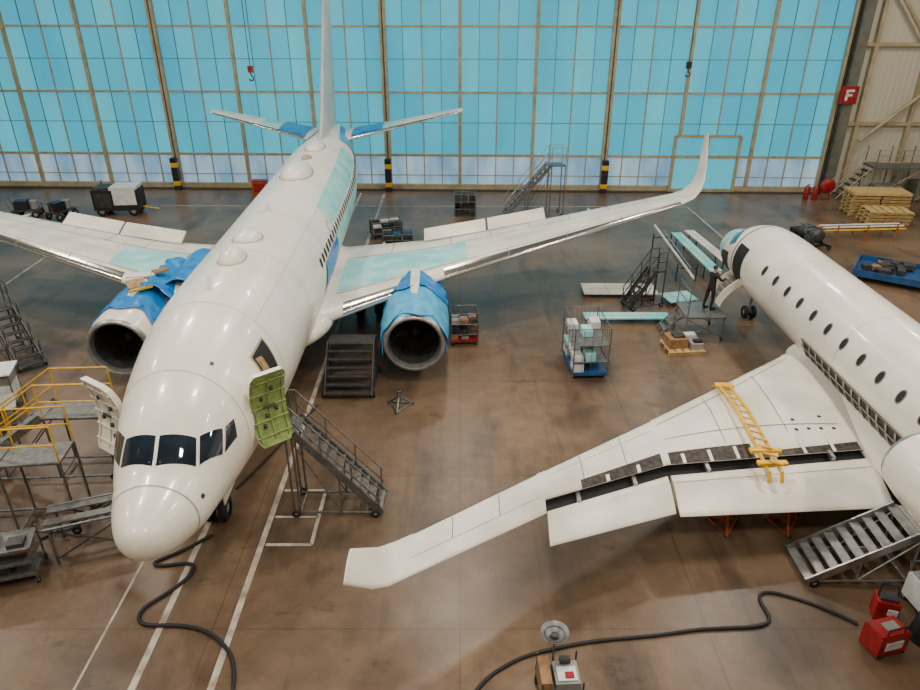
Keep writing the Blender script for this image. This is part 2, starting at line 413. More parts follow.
F.quad(b,[(12.6,1.42),(12.4,1.95),(15.6,1.95),(15.6,1.42)],BLUE,.03)
F.quad(b,[(15.4,.72),(15.4,1.20),(25,1.16),(25,.62)],CYAN,.006,16)
F.quad(b,[(15.6,1.40),(15.6,1.75),(24,1.75),(24,1.40)],CYAN,.006,16)
for s in (1,-1):
    F.quad(b,[(26.4,.55*s),(26.4,1.6*s),(28.4,1.6*s),(28.2,.5*s)],LBLUE,.03)
    F.quad(b,[(28.2,.5*s),(28.4,2.0*s),(31.4,2.0*s),(31.2,.5*s)],BLUE,.03)
b.obj('masking_film',parent=A)
b=B(); F.quad(b,[(4.45,.92),(4.45,2.0),(5.3,2.0),(5.3,.92)],SEAM,.010); F.quad(b,[(4.5,.95),(4.5,2.0),(5.25,2.0),(5.25,.95)],DARK,.015)  # dark patches on the closed hull stand in for the unlit cabin
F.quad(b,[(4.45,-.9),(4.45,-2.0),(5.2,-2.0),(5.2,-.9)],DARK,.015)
F.quad(b,[(4.55,1.0),(4.55,1.25),(4.85,1.3),(4.8,1.05)],TAN,.02)
b.obj('door_opening_patches',parent=A)
def doorpanel(name,s,inner,outer,C,ang,hw=.43):
    b=B(); ny,nz=10,16; rows=[]
    C=Vector(C); N_=Vector((s*cos(ang),-sin(ang),0)); T=Vector((s*sin(ang),cos(ang),0))
    for off in (0,-.15):
        vs=[]
        for i in range(ny+1):
            for j in range(nz+1):
                u=i/ny*2-1; c=(j/nz-.5)*2
                sc=1-max(0,abs(c)-.78)**2*4.5
                vs.append(C+T*hw*u*sc+Vector((0,0,.93*c))+N_*(off-.24*(1-c*c)+.12))
        rows.append(vs)
    w=nz+1
    q=[(i*w+j,(i+1)*w+j,(i+1)*w+j+1,i*w+j+1) for i in range(ny) for j in range(nz)]
    b.add(rows[0],q,inner,True); b.add(rows[1],q,outer,True)
    bd=[j for j in range(w)]+[i*w+nz for i in range(1,ny+1)]+[ny*w+j for j in range(nz-1,-1,-1)]+[i*w for i in range(ny-1,0,-1)]
    L=len(bd); vs=[rows[0][k] for k in bd]+[rows[1][k] for k in bd]
    b.add(vs,[(k,(k+1)%L,L+(k+1)%L,L+k) for k in range(L)],outer)
    for j in (2,5,8,11,14):
        b.path([rows[0][i*w+j]+N_*.02 for i in range(0,ny+1)],.022,inner,6)
    for i in (1,5,9): b.path([rows[0][i*w+j]+N_*.02 for j in range(1,nz)],.02,inner,6)
    for jj,ii in ((4,3),(7,7),(10,3),(12,6),(6,4)):
        p=rows[0][ii*w+jj]; b.lathe(p+N_*.03,'z',[(-.04,.01),(-.04,.04),(.04,.04),(.04,.01)],DGREY,10)
    hp=rows[0][5*w+8]+N_*.05; b.tube(hp-T*.14,hp+T*.14,.03,DGREY)
    b.path([rows[1][0*w+5]+N_*.07,F.pt(4.3,1.3*s,.02),F.pt(4.45,1.3*s)],.05,GREYP); b.path([rows[1][0*w+10]+N_*.07,F.pt(4.3,1.6*s,.02),F.pt(4.45,1.6*s)],.05,GREYP)
    b.obj(name,parent=A)
doorpanel('forward_left_door',1,GREEN,WHITE,(1.82,3.68,3.55),.9)
doorpanel('forward_right_door',-1,WINGP,WHITE,(-2.0,3.8,3.3),.95,.5)
b=B()
def dome(F,b,y,lx,wx,h,m,rim=True):
    n=28
    def base(yy,xx):
        W=F.w(yy); return F.pt(yy,math.asin(max(-1,min(1,xx/W)))).z
    rr=[]
    for i in range(8):
        t=i/7*pi/2
        for k in range(n):
            a=2*pi*k/n; yy=y+lx*cos(t)*cos(a); xx=wx*cos(t)*sin(a)
            rr.append(Vector((xx,yy,base(yy,xx)-.02+h*sin(t))))
    b.add(rr,[(i*n+k,i*n+(k+1)%n,(i+1)*n+(k+1)%n,(i+1)*n+k) for i in range(7) for k in range(n)],m,True)
    if rim:
        rr=[]
        for f in (.98,1.09):
            for k in range(n):
                a=2*pi*k/n; yy=y+lx*f*cos(a); xx=wx*f*sin(a); rr.append(Vector((xx,yy,base(yy,xx)+.006)))
        b.add(rr,[(k,(k+1)%n,n+(k+1)%n,n+k) for k in range(n)],SEAM,True)
dome(F,b,18.6,1.35,.6,.42,WHITE); dome(F,b,23.6,1.0,.45,.3,WHITE); dome(F,b,10.3,.55,.42,.26,WHITE); dome(F,b,8.5,.6,.36,.32,WHITE); dome(F,b,21.2,.4,.25,.15,SEAM,False)
for y in (6.4,13.2): b.box((0,y,5.5),(.03,.3,.3),WHITE,rx=-.3)
b.obj('antenna_radomes',parent=A)
FF=Fus([(0,.3,2.0,1.6),(.6,1.5,2.3,1.35),(2,2.05,2.6,1.15),(7,2.1,2.6,1.15),(9.5,1.6,2.4,1.3),(11,.4,2.0,1.7)])
b=B(); FF.mesh(b,WHITE,40); b.obj('belly_fairing',(0,9.9,0),parent=A)
W7=[(1.2,1.95,10.9,8.6,.12,.05),(1.9,2.0,11.6,7.6,.12,.05),(5.7,2.42,14.15,4.7,.11,.08),(11,3.0,16.95,3.15,.10,.1),(16.4,3.62,19.7,1.75,.10,.12),
    (17.0,3.74,20.1,1.6,.09,.4),(17.4,3.98,20.5,1.45,.08,.8),(17.65,4.38,20.9,1.25,.08,1.12),(17.82,5.0,21.4,.98,.08,1.32),(18.05,6.1,22.3,.5,.08,1.36)]
for s in (1,-1):
    b=B(); wing(b,W7,WINGP,s)
    wpatch(b,W7,2.4,5.0,0,.055,CHROME,s); wpatch(b,W7,5.9,16.3,0,.09,CHROME,s); wpatch(b,W7,5.9,16.3,0,.05,CHROME,s,up=-1)
    for x in (8.4,10.9,13.4): wpatch(b,W7,x,x+.04,0,.13,SEAM2,s,off=.016,n=2)
    wpatch(b,W7,2.1,16.4,.14,.146,SEAM2,s,off=.008,n=20); wpatch(b,W7,2.1,16.2,.66,.668,SEAM2,s,off=.008,n=20); wpatch(b,W7,6.2,16.2,.4,.405,SEAM,s,off=.007,n=20)
    for x in (3.8,6.2,7.9,9.6,11.4,13.2,15.0): wpatch(b,W7,x,x+.025,.66,1,SEAM2,s,off=.008,n=2)
    wpatch(b,W7,2.1,6.8,.16,.64,CYAN,s,off=.01)
    b.obj('left_wing' if s>0 else 'right_wing',parent=A)
    b=B()
    for x0,x1 in ((5.1,7.75),(7.85,10.4)):
        q0=secat(W7,x0); q1=secat(W7,x1)
        a=spt(q0,.93,1,0,s); c=spt(q1,.93,1,0,s)
        d=Vector((0,.85,.26)); n_=Vector((0,-.03,.06))
        b.add([a,c,c+d,a+d,a+n_,c+n_,c+d+n_,a+d+n_],[(0,1,2,3),(4,7,6,5),(0,4,5,1),(1,5,6,2),(2,6,7,3),(3,7,4,0)],WINGP)
    for x in (3.3,7.6,10.3,12.6):
        q=secat(W7,x); y=q[2]+q[3]; z=q[1]-.22
        b.lathe((s*x,y-1.6,z),'y',[(0,.02),(.3,.12),(1.0,.17),(1.8,.13),(2.5,.02)],WINGP,14)
    b.obj('flap_panels',parent=A)
    b=B(); ex=4.83*s; o=(ex,10.7,1.5)
    nacelle(b,o,4.0,1.03,LBLUE if s>0 else WHITE,ALU)
    vs=[]
    for (y,z0,z1,w) in ((11.9,2.45,2.62,.08),(13.0,2.3,2.75,.22),(14.5,2.1,2.7,.24),(16.5,1.9,2.4,.18),(17.8,2.1,2.3,.06)):
        vs+=[(ex-w,y,z0),(ex+w,y,z0),(ex+w*.7,y,z1),(ex-w*.7,y,z1)]
    b.add(vs,[(4*i+k,4*i+(k+1)%4,4*i+4+(k+1)%4,4*i+4+k) for i in range(4) for k in range(4)],WINGP,False)
    b.obj('engine_nacelle',parent=A)
R=lambda y: 1.03*(1.01+.08*sin(max(0,min(1,(y-10.7)/4.0))*pi))
tarp('engine_tarp',A,4.83,1.5,10.86,14.3,R,-1.85,1.85,LBLUE,3,.035,.2)
tarp('engine_tarp',A,4.83,1.55,12.9,14.6,R,-1.2,1.2,BLUE,9,.06,.4)
tarp('engine_tarp',A,-4.83,1.52,11.55,15.0,R,-1.0,1.9,BLUE,5,.055,.4)
tarp('engine_tarp',A,-4.5,1.68,12.8,15.9,R,-.2,1.5,BLUE,15,.06,.4)
tarp('wing_root_tarp',A,-3.3,1.38,13.3,16.6,lambda y:1.45,-1.1,.9,BLUE,11,.05,.3)
b=B()
b.box((-4.9,13.2,2.80),(.6,.6,.06),TAN,rz=.5,rx=.15); b.box((-4.55,12.7,2.80),(.8,.07,.07),YEL,rz=.7); b.box((-5.1,14.0,2.82),(.8,.4,.05),WHITE,rz=.2)
b.box((-4.3,14.0,2.98),(.5,.35,.06),CARD,rz=.8)
b.obj('exposed_engine_parts',parent=A)
ST=[(.5,4.85,27.4,3.9,.1,.1),(1.3,4.95,28.0,3.5,.1,.1),(7.1,5.68,31.9,1.5,.09,.12),(7.25,5.7,32.3,1.1,.05,.12)]
for s in (1,-1):
    b=B(); wing(b,ST,WINGP,s)
    wpatch(b,ST,1.2,2.8,0,.98,BLUE,s,off=.02); wpatch(b,ST,2.8,3.9,.05,.9,CYAN,s,off=.015); wpatch(b,ST,1.3,7,0,.05,CHROME,s,off=.012)
    b.obj('tailplane',parent=A)
FINP=mat('fin_paint_shaded',(200,196,186),.35,0,scale=.6,rgb2=(160,174,176))  # greyer than the hull white; the fin's shading is put into the colour
FN=[(0,5.1,24.0,7.6,.05,pi/2),(0,5.6,25.7,5.9,.07,pi/2),(0,6.3,26.5,5.3,.085,pi/2),(0,12.4,31.0,1.9,.09,pi/2),(0,12.5,31.2,1.6,.03,pi/2)]
b=B(); wing(b,FN,FINP)
b.obj('tail_fin',parent=A)
b=B()
for x in (-.2,.2): b.wheel((x,4.1,.34),.34,.2)
b.tube((0,4.1,.34),(0,4.15,1.7),.07,GREYP); b.tube((-.25,4.1,.34),(.25,4.1,.34),.05,GREYP); b.tube((0,4.1,.9),(0,5.0,1.6),.04,GREYP)
for s in (-1,1): b.box((s*.42,4.2,1.15),(.03,1.3,.55),WHITE)
b.obj('nose_gear',parent=A)
b=B()
for s in (-1,1):
    for dx in (-.4,.4): b.wheel((s*2.86+dx,16.5,.56),.56,.38)
    b.tube((s*2.86,16.5,.56),(s*2.86,16.5,2.1),.12,GREYP); b.tube((s*2.3,16.5,.56),(s*3.4,16.5,.56),.07,GREYP)
    b.tube((s*2.86,16.5,1.2),(s*1.5,16.3,1.7),.06,GREYP)
b.obj('main_gear',parent=A)

# ============================================================ BUSINESS JET
J=empty('business_jet',(11.75,29,0),pi)
st=[(0,.03,2.45,2.39),(.08,.24,2.66,2.18),(.25,.42,2.82,2.02),(.6,.66,3.0,1.83),(1.1,.88,3.16,1.68),(1.8,1.07,3.36,1.55),(2.3,1.17,3.62,1.5),(2.9,1.25,3.88,1.45),
    (3.6,1.31,4.03,1.42),(5,1.35,4.1,1.4),(20,1.35,4.1,1.4),(23,1.15,4.1,1.85),(26,.75,4.0,2.6),(28.5,.35,3.8,3.15),(30,.08,3.6,3.4)]
G=Fus(st); b=B(); G.mesh(b,WHITE); b.obj('fuselage',parent=J)
b=B()
for s in (1,-1):
    G.quad(b,[(1.95,.04*s),(2.15,.62*s),(2.75,.55*s),(2.65,.04*s)],GLASS)
    G.quad(b,[(2.2,.68*s),(2.7,1.25*s),(3.2,1.1*s),(2.85,.62*s)],GLASS)
    for k in range(11):
        G.oval(b,6.3+.93*k,1.14*s,.13,.2,SEAM2,.008,2.2); G.oval(b,6.3+.93*k,1.14*s,.095,.16,DARK,.014,2.2)
b.obj('windows',parent=J)
b=B()
G.quad(b,[(.0,-2.9),(.0,2.9),(.3,2.9),(.3,-2.9)],LBLUE,.012,24)
G.quad(b,[(.9,.5),(.9,1.9),(1.9,1.9),(1.9,.5)],CYAN,.012)
G.quad(b,[(1.1,-2.2),(1.1,2.2),(1.16,2.2),(1.16,-2.2)],SEAM2,.008,24)
G.quad(b,[(3.45,.0),(3.45,1.9),(3.55,1.9),(3.55,.0)],SEAM2,.008,16)
G.quad(b,[(1.85,1.45),(1.85,2.3),(3.0,2.3),(3.0,1.45)],BAY,.012)
G.quad(b,[(3.7,1.0),(3.7,2.15),(4.6,2.15),(4.6,1.0)],DARK,.014)  # painted dark patch for the shade inside the open doorway
G.quad(b,[(9.9,1.76),(9.9,2.3),(17.0,2.3),(17.0,1.66)],BAY,.012,30)
for k in range(17):
    y=10.0+.42*k; G.quad(b,[(y,1.72),(y,2.3),(y+.09,2.3),(y+.09,1.72)],GREYP,.04,6)
G.quad(b,[(9.9,1.90),(9.9,1.94),(17,1.92),(17,1.88)],GREYP,.05,30)
G.quad(b,[(9.9,1.74),(9.9,1.77),(17,1.67),(17,1.64)],SEAM2,.05,30)
for y in (7.4,11.8,16.2): G.quad(b,[(y,-1.8),(y,1.6),(y+.015,1.6),(y+.015,-1.8)],SEAM,.005,24)
b.obj('panels_and_film',parent=J)
b=B()
a=G.pt(4.17,1.95)
for k in range(5):
    t=k/4; p=a+Vector((.1+.6*t,0,-.1-.75*t)); b.box((p.x,p.y,p.z),(.16,.85,.04),ALU)
for yy in (3.72,4.62):
    vs=[]
    for k in range(9):
        t=k/8; p=a+Vector((.75*t+.15*sin(t*pi),0,-.95*t)); vs+=[Vector((p.x-.1,yy-.02,p.z-.1)),Vector((p.x+.1,yy-.02,p.z+.1)),Vector((p.x+.1,yy+.02,p.z+.1)),Vector((p.x-.1,yy+.02,p.z-.1))]
    b.add(vs,[(4*i+k,4*i+(k+1)%4,4*i+4+(k+1)%4,4*i+4+k) for i in range(8) for k in range(4)],WHITE)
b.obj('airstair_door',parent=J)
WB=[(1.0,1.55,8.9,5.4,.13,.04),(1.4,1.6,9.3,5.1,.13,.04),(6.8,1.85,13.55,1.85,.15,.04),(9.88,2.0,15.9,.95,.14,.04),(9.9,2.0,15.9,1.4,.11,.04),(12.7,2.15,18.1,1.15,.1,.08),
    (13.05,2.26,18.45,1.15,.09,.5),(13.3,2.5,18.85,1.05,.08,.95),(13.7,3.12,19.55,.85,.08,1.05)]
for s in (1,-1):
    b=B(); wing(b,WB,WINGP,s)
    wpatch(b,WB,1.8,6.7,0,.035,CHROME,s,off=.006); wpatch(b,WB,6.8,9.8,0,.07,CHROME,s,off=.006); wpatch(b,WB,10,12.7,0,.06,CHROME,s,off=.006)
    wpatch(b,WB,1.8,6.7,.10,.104,SEAM2,s,off=.006,f0b=.22,f1b=.232); wpatch(b,WB,1.8,6.7,.80,.806,SEAM2,s,off=.006,f0b=.55,f1b=.56)
    wpatch(b,WB,10.0,12.7,.62,.63,SEAM2,s,off=.006); wpatch(b,WB,6.9,9.8,.3,.31,SEAM2,s,off=.006)
    for x in (10.9,11.9): wpatch(b,WB,x,x+.02,.1,.62,SEAM2,s,off=.006,n=2)
    for x in (5.1,3.3,7.8,8.9): wpatch(b,WB,x,x+.02,.1,.8,SEAM2,s,off=.006,n=2)
    wpatch(b,WB,1.6,4.4,.945,1.0,BAY,s,off=.008); wpatch(b,WB,4.5,6.7,.85,1.0,BAY,s,off=.008,f0b=.80); wpatch(b,WB,6.9,9.0,.78,1.0,BAY,s,off=.008)
    for x in (2.3,3.1,3.9,4.9,5.6,6.3,7.5,8.3): wpatch(b,WB,x,x+.09,.86,1.0,WINGP,s,off=.02,n=2)
    for x,f in ((2.0,.83),(2.35,.815),(2.7,.80),(3.05,.79),(2.2,.72),(3.0,.7)):
        q=secat(WB,x); c=spt(q,f,1,.012,s); b.lathe((c.x,c.y,c.z),'z',[(0,.05),(.004,.001)],DARK,12)
    b.obj('left_wing' if s>0 else 'right_wing',parent=J)
    b=B()
    wing(b,[(1.5,1.44,14.6,1.45,.16,.04,.34),(6.75,1.66,15.58,1.05,.17,.04,.34)],WINGP,s)
    wing(b,[(6.85,1.68,15.63,.98,.17,.04,.28),(9.86,1.85,17.08,.76,.17,.04,.28)],WINGP,s)
    wpatch(b,[(1.5,1.44,14.6,1.45,.16,.04,.34),(6.75,1.66,15.58,1.05,.17,.04,.34)],1.6,6.7,.25,.262,SEAM2,s,off=.006)
    c=[(1.5,14.1,1.5),(6.8,15.2,1.68),(9.85,16.7,1.85),(9.85,17.2,1.78),(6.8,15.7,1.56),(1.5,14.7,1.35)]
    b.add([(s*p[0],p[1],p[2]) for p in c],[(0,1,4,5),(1,2,3,4)],DARK)  # dark sheet put in for the shade inside the flap gap
    for x in (2.5,4.1,5.8,7.7,9.1):
        yy=14.45+(x-1.5)*.19 if x<6.8 else 15.45+(x-6.8)*.48
        b.box((s*x,yy,1.60+(x-1.6)*.03),(.09,.4,.1),ALU)
    b.obj('flaps',parent=J)
b=B()
for s in (1,-1):
    nacelle(b,(s*2.2,17.0,3.2),4.0,.74,WHITE,ALU,32,20)
    b.box((s*1.5,19,3.2),(1.0,2.4,.25),WHITE)
b.obj('engines',parent=J)
FG=Fus([(0,.3,1.7,1.5),(.8,1.25,1.9,1.2),(2.5,1.55,2.0,1.05),(8,1.55,2.0,1.05),(10,1.2,1.9,1.2),(11.5,.3,1.8,1.5)])
b=B(); FG.mesh(b,WHITE,40); b.obj('belly_fairing',(0,8.2,0),parent=J)
b=B(); wing(b,[(0,3.9,23,6,.09,pi/2),(0,7.6,27.2,2.8,.09,pi/2)],WHITE); b.obj('tail_fin',parent=J)
b=B()
for s in (1,-1): wing(b,[(.0,7.6,27,2.6,.1,0),(4.8,7.4,29.3,1.2,.1,0)],WHITE,s)
b.obj('tailplane',parent=J)
b=B()
for x in (-.16,.16): b.wheel((x,3.0,.27),.27,.16)
b.tube((0,3,.27),(0,3.1,1.7),.06,GREYP)
for s in (-1,1):
    for dx in (-.25,.25): b.wheel((s*2.1+dx,13.8,.42),.42,.25)
    b.tube((s*2.1,13.8,.42),(s*2.1,13.7,1.6),.1,GREYP)
b.obj('landing_gear',parent=J)
b=B()
for x in (7.22,7.52):
    b.path([(x,17.2,1.9),(x,17.0,2.10),(x,15.5,2.2),(x,14.0,2.05),(x,13.2,1.92),(x,13.1,1.7)],.045,YEL)
for k in range(12):
    y=16.9-.32*k; b.tube((7.22,y,2.14),(7.52,y-.16,2.14),.028,YEL)
b.box((7.37,13.45,2.02),(.7,.14,.08),YEL); b.box((7.37,13.9,2.06),(.75,.14,.08),YEL); b.box((7.37,16.9,2.12),(.5,.2,.08),YEL)
b.obj('yellow_wing_jig')

# ============================================================ stairs & stands
def stairs(name,loc,rz,run,h,w,n,m,rail=None,plat=0,rh=1.0,wheels=True,tread=None):
    b=B(); tread=tread or m
    for i in range(n):
        x=run*(i+.5)/n; z=h*(i+1)/n
        b.box((x,0,z-.02),(run/n*.85,w-.06,.04),tread)
    ang=atan2(h,run)
    L=sqrt(run*run+h*h)
    for s in (-1,1):
        b.box((run/2,s*w/2,h/2+.06),(L-.12,.04,.2),m,ry=-ang)
        b.tube((run,s*w/2,.12),(run,s*w/2,h),.03,m)
        if plat: b.tube((run+plat,s*w/2,.12),(run+plat,s*w/2,h),.03,m)
        b.tube((.1,s*w/2,.12),(run+plat,s*w/2,.12),.03,m)
        b.tube((run*.5,s*w/2,.12),(run*.5,s*w/2,h*.5),.025,m); b.tube((run*.5,s*w/2,.12),(run,s*w/2,h*.9),.02,m)
        if rail:
            for hh in (rh,rh*.5):
                b.path([(.05,s*w/2,hh+.1),(run,s*w/2,h+hh),(run+plat,s*w/2,h+hh)],.022,rail)
            for t in (0.05,.35,.68,1): b.tube((run*t,s*w/2,h*t),(run*t,s*w/2,h*t+rh),.02,rail)
            if plat: b.tube((run+plat,s*w/2,h),(run+plat,s*w/2,h+rh),.02,rail)
    if plat: b.box((run+plat/2,0,h-.03),(plat,w,.06),tread)
    b.tube((run,-w/2,.12),(run,w/2,.12),.03,m)
    if wheels:
        for x in (.2,run+plat-.05):
            for s in (-1,1): b.wheel((x,s*(w/2+.06),.11),.11,.06,'y')
    return b.obj(name,loc,rz,bevel=0)
stairs('boarding_stairs',(-1.95,14.35,0),pi,2.1,2.5,.8,11,STEEL,STEEL,.15,.75,tread=STEEL)
stairs('aluminium_access_stairs',(7.75,12.15,0),0,2.3,1.4,1.05,9,ALU,None,.3,tread=ALU)
stairs('maintenance_steps',(-3.65,19.6,0),pi/2,1.4,1.45,1.55,7,DGREY,None,.5,tread=DGREY)
stairs('mobile_stairs',(2.6,40.3,0),.1,2.6,3.0,.9,12,STEEL,ALU,.8,1.0)
stairs('mobile_stairs',(6.9,26.9,0),.35,1.2,1.6,.6,7,DGREY,DGREY,.4,.8)
stairs('mobile_stairs',(-15.0,21.6,0),2.4,2.2,1.7,.8,8,DGREY,DGREY,.7,.9)
stairs('service_stairs',(-14.4,13.2,0),.12,3.6,2.1,.9,10,STEEL,YEL,1.4,1.0)
stairs('service_stairs',(-13.7,15.7,0),.05,2.8,2.0,.9,9,STEEL,YEL,1.5,1.0)
b=B()
for x in (-.8,.8):
    for y in (-.45,.45): b.tube((x,y,.0),(x,y,1.0),.035,STEEL)
for y in (-.45,.45):
    b.tube((-.8,y,.12),(.8,y,.95),.022,DGREY); b.tube((-.8,y,.95),(.8,y,.12),.022,DGREY); b.tube((-.9,y,1.0),(.9,y,1.0),.035,STEEL)
b.box((0,-.25,1.05),(1.8,.22,.04),STEEL); b.box((0,.2,1.05),(1.8,.22,.04),STEEL)
for x in (-.8,.8): b.tube((x,-.45,.6),(x,.45,.6),.03,STEEL)
b.obj('work_trestle',(-8.8,13.0,0),.35)
b=B()
for z in (.25,.6,.95): b.box((0,0,z),(1.2,.8,.04),STEEL); b.box((0,-.4,z+.04),(1.2,.03,.08),STEEL)
for x in (-.58,.58):
    for y in (-.38,.38): b.tube((x,y,.12),(x,y,1.05),.025,STEEL); b.wheel((x,y,.08),.08,.05)
b.box((-.25,0,1.05),(.4,.4,.16),GREYP); b.box((.3,.1,.7),(.4,.4,.18),CARD); b.box((.3,-.1,1.02),(.35,.3,.1),DGREY); b.box((-.2,0,.36),(.5,.5,.2),DGREY)
b.obj('tool_trolley',(-10.2,11.9,0),.3,bevel=.008)
b=B()
b.box((0,0,.35),(1.4,1.0,.08),STEEL)
for x in (-.6,.6):
    for y in (-.4,.4): b.wheel((x,y,.12),.12,.06); b.tube((x,y,.12),(x,y,1.3),.025,STEEL)
b.box((0,0,.62),(1.2,.8,.45),WPL); b.box((.1,.05,1.0),(1.0,.7,.25),GREYP); b.box((0,0,1.3),(1.4,1.0,.05),WPL)
b.obj('parts_trolley',(-14.8,19.2,0),.3,bevel=.01)
b=B()
for x in (-.9,.9):
    for y in (-.4,.4): b.tube((x,y,0),(x,y,.9),.03,STEEL)
b.box((0,0,.9),(2.0,1.0,.05),GREYP); b.box((-.2,0,1.02),(1.0,.6,.18),WPL); b.box((0,0,.35),(1.9,.9,.04),STEEL); b.box((.3,0,.5),(.6,.5,.25),CARD)
b.obj('work_bench',(-14.3,17.6,0),.55,bevel=.01)

# ============================================================ equipment
def gpu(name,loc,rz,sc=1):
    b=B()
    b.box((0,0,.95),(2.6,1.3,1.2),BLACK); b.box((.55,-.66,1.1),(1.3,.04,.85),WPL); b.box((-.7,-.66,.95),(.9,.04,.8),DGREY)
    b.box((.5,0,1.62),(1.5,1.32,.18),WPL); b.box((-.8,0,1.6),(.8,1.1,.12),DGREY)
    for k in range(5): b.box((-.7,-.69,.68+.12*k),(.8,.02,.03),BLACK)
    for x in (-.9,.9):
        for y in (-.55,.55): b.wheel((x,y,.3),.3,.18,'y')
    b.box((0,0,.33),(2.4,.9,.1),DGREY); b.tube((1.3,0,.4),(2.2,0,.25),.04,YEL); b.tube((-.9,.2,1.6),(-.9,.2,1.95),.06,STEEL)
    return b.obj(name,loc,rz,bevel=.02)
gpu('ground_power_unit',(-20.2,40.9,0),.08)
def trolley(name,loc,rz):
    b=B(); b.box((0,0,.45),(1.5,.8,.08),DGREY); b.box((-.2,0,.75),(.7,.6,.5),BLACK); b.tube((.45,0,.5),(.45,0,.95),.22,GREYP,14)
    for x in (-.55,.55):
        for y in (-.42,.42): b.wheel((x,y,.22),.22,.12,'y')
    b.path([(-.75,-.3,.45),(-.95,-.3,1.1),(-.95,.3,1.1),(-.75,.3,.45)],.025,STEEL)
    return b.obj(name,loc,rz,bevel=.01)
trolley('tow_trolley',(-25.4,40.2,0),.2); trolley('tow_trolley',(-23.3,40.0,0),1.2)
def cagecart(name,loc,rz,w,d,h,base,fill,dens=1.0):
    b=B(); b.box((0,0,.2),(w,d,.12),base)
    for x in (-w/2,w/2):
        for y in (-d/2,d/2): b.tube((x,y,.1),(x,y,h),.025,STEEL)
        b.wheel((x*.85,-d*.42,.09),.09,.06); b.wheel((x*.85,d*.42,.09),.09,.06)
    for z in (h*.35,h*.68,h):
        b.path([(-w/2,-d/2,z),(w/2,-d/2,z),(w/2,d/2,z),(-w/2,d/2,z)],.018,STEEL,6,True)
        if z<h: b.box((0,0,z-.02),(w,d,.02),STEEL)
    for k in range(1,8):
        for sg in (-1,1):
            if sg>0 or k%2==0:
                b.tube((-w/2+w*k/8,sg*d/2,.2),(-w/2+w*k/8,sg*d/2,h),.008,STEEL,5); b.tube((sg*w/2,-d/2+d*k/8,.2),(sg*w/2,-d/2+d*k/8,h),.008,STEEL,5)
    rnd=random.Random(len(name)+int(loc[0]*10))
    for z in (.26,h*.35,h*.68):
        for i in range(3):
            for j in range(3):
                hh=(h*.14+rnd.random()*h*.14)*(.6 if dens<1 else 1)
                f=rnd.choice(fill)
                if rnd.random()<dens: b.box((-w/3+w/3*i+rnd.uniform(-.03,.03),-d/3+d/3*j,z+hh/2),(w/3*.85,d/3*.85,hh),f)
    return b.obj(name,loc,rz)
cagecart('cage_trolley',(4.4,21.9,0),.06,1.2,1.9,1.9,BPLAS,[WPL,WPL,GREYP,ALU,WPL,CYAN],.6)
cagecart('tool_rack',(.15,23.9,0),.05,1.0,.8,1.3,RED,[DGREY,DGREY,GREYP,CARD,BLACK],.8)
cagecart('storage_rack',(.3,40.6,0),0,1.2,.8,1.3,BLACK,[BLACK,DGREY,BLACK])
cagecart('equipment_trolley',(-3.2,34.5,0),.1,1.5,1.0,.9,BLACK,[BLACK,DGREY,BPLAS])
cagecart('equipment_trolley',(-4.0,36.6,0),.3,1.6,.9,.9,BLACK,[BLACK,WPL,DGREY])
b=B(); b.box((0,0,.45),(.9,.5,.9),ORG); b.box((0,-.26,.5),(.7,.02,.6),RED); b.box((0,0,.93),(.94,.54,.06),RED)
b.obj('red_cabinet',(-13.0,45.2,0),bevel=.02)
def jack(name,loc,h,m,r=.5):
    b=B()
    for k in range(3):
        a=k*2*pi/3+.4; f=Vector((r*cos(a),r*sin(a),.03)); b.tube(f,(0,0,h*.65),.04,m); b.tube(f,(r*cos(a+2*pi/3),r*sin(a+2*pi/3),.03),.025,m); b.lathe((f.x,f.y,0),'z',[(0,.08),(.04,.08),(.05,.01)],DGREY,12)
    b.tube((0,0,.15),(0,0,h*.8),.08,m,12); b.tube((0,0,h*.8),(0,0,h),.04,ALU,10); b.lathe((0,0,h-.04),'z',[(0,.02),(0,.1),(.04,.1),(.04,.01)],DGREY,12)
    return b.obj(name,loc)
jack('tripod_jack',(6.6,13.6,0),1.2,ORG,.42); jack('tripod_jack',(8.1,13.6,0),1.2,ORG,.42)
jack('tripod_jack',(-1.95,19.2,0),.6,STEEL,.42)
def panel(name,loc,rz,w,d,h,m):
    b=B()
    b.box((0,0,h),(w,d,.05),m); b.box((0,0,h+.028),(w*.94,.02,.008),SEAM)
    for k in (1,2): b.box((-w/2+w*k/3,0,h+.028),(.02,d*.96,.008),SEAM)
    for x in (-w*.36,w*.36):
        b.box((x,0,h-.06),(.08,d,.07),DGREY)
        for y in (-d*.42,d*.42): b.tube((x-.06,y,0),(x,y,h-.06),.02,DGREY); b.tube((x+.06,y,0),(x,y,h-.06),.02,DGREY)
    return b.obj(name,loc,rz)
panel('removed_wing_panel',(7.0,28.6,0),-.02,3.2,1.2,.2,WINGP); panel('removed_wing_panel',(6.7,25.65,0),.0,3.4,.6,.25,CYAN)
panel('removed_wing_panel',(9.35,27.6,0),.25,1.3,1.0,.25,CYAN)
panel('removed_wing_panel',(11.45,32.5,0),1.62,5.6,.55,.6,CYAN); panel('removed_wing_panel',(12.3,33.4,0),1.66,4.6,.5,.6,WINGP)
b=B()
b.tube((10.35,36,.78),(10.15,28.4,.78),.06,WPL,10); b.tube((10.6,35.2,.76),(10.4,29.6,.76),.035,ALU,10)
for y in (30,34.4):
    b.tube((9.9,y,.65),(10.8,y,.65),.035,DGREY)
    for x in (9.9,10.8): b.tube((x,y,0),(x,y,.85),.035,DGREY)
b.obj('pole_rack')
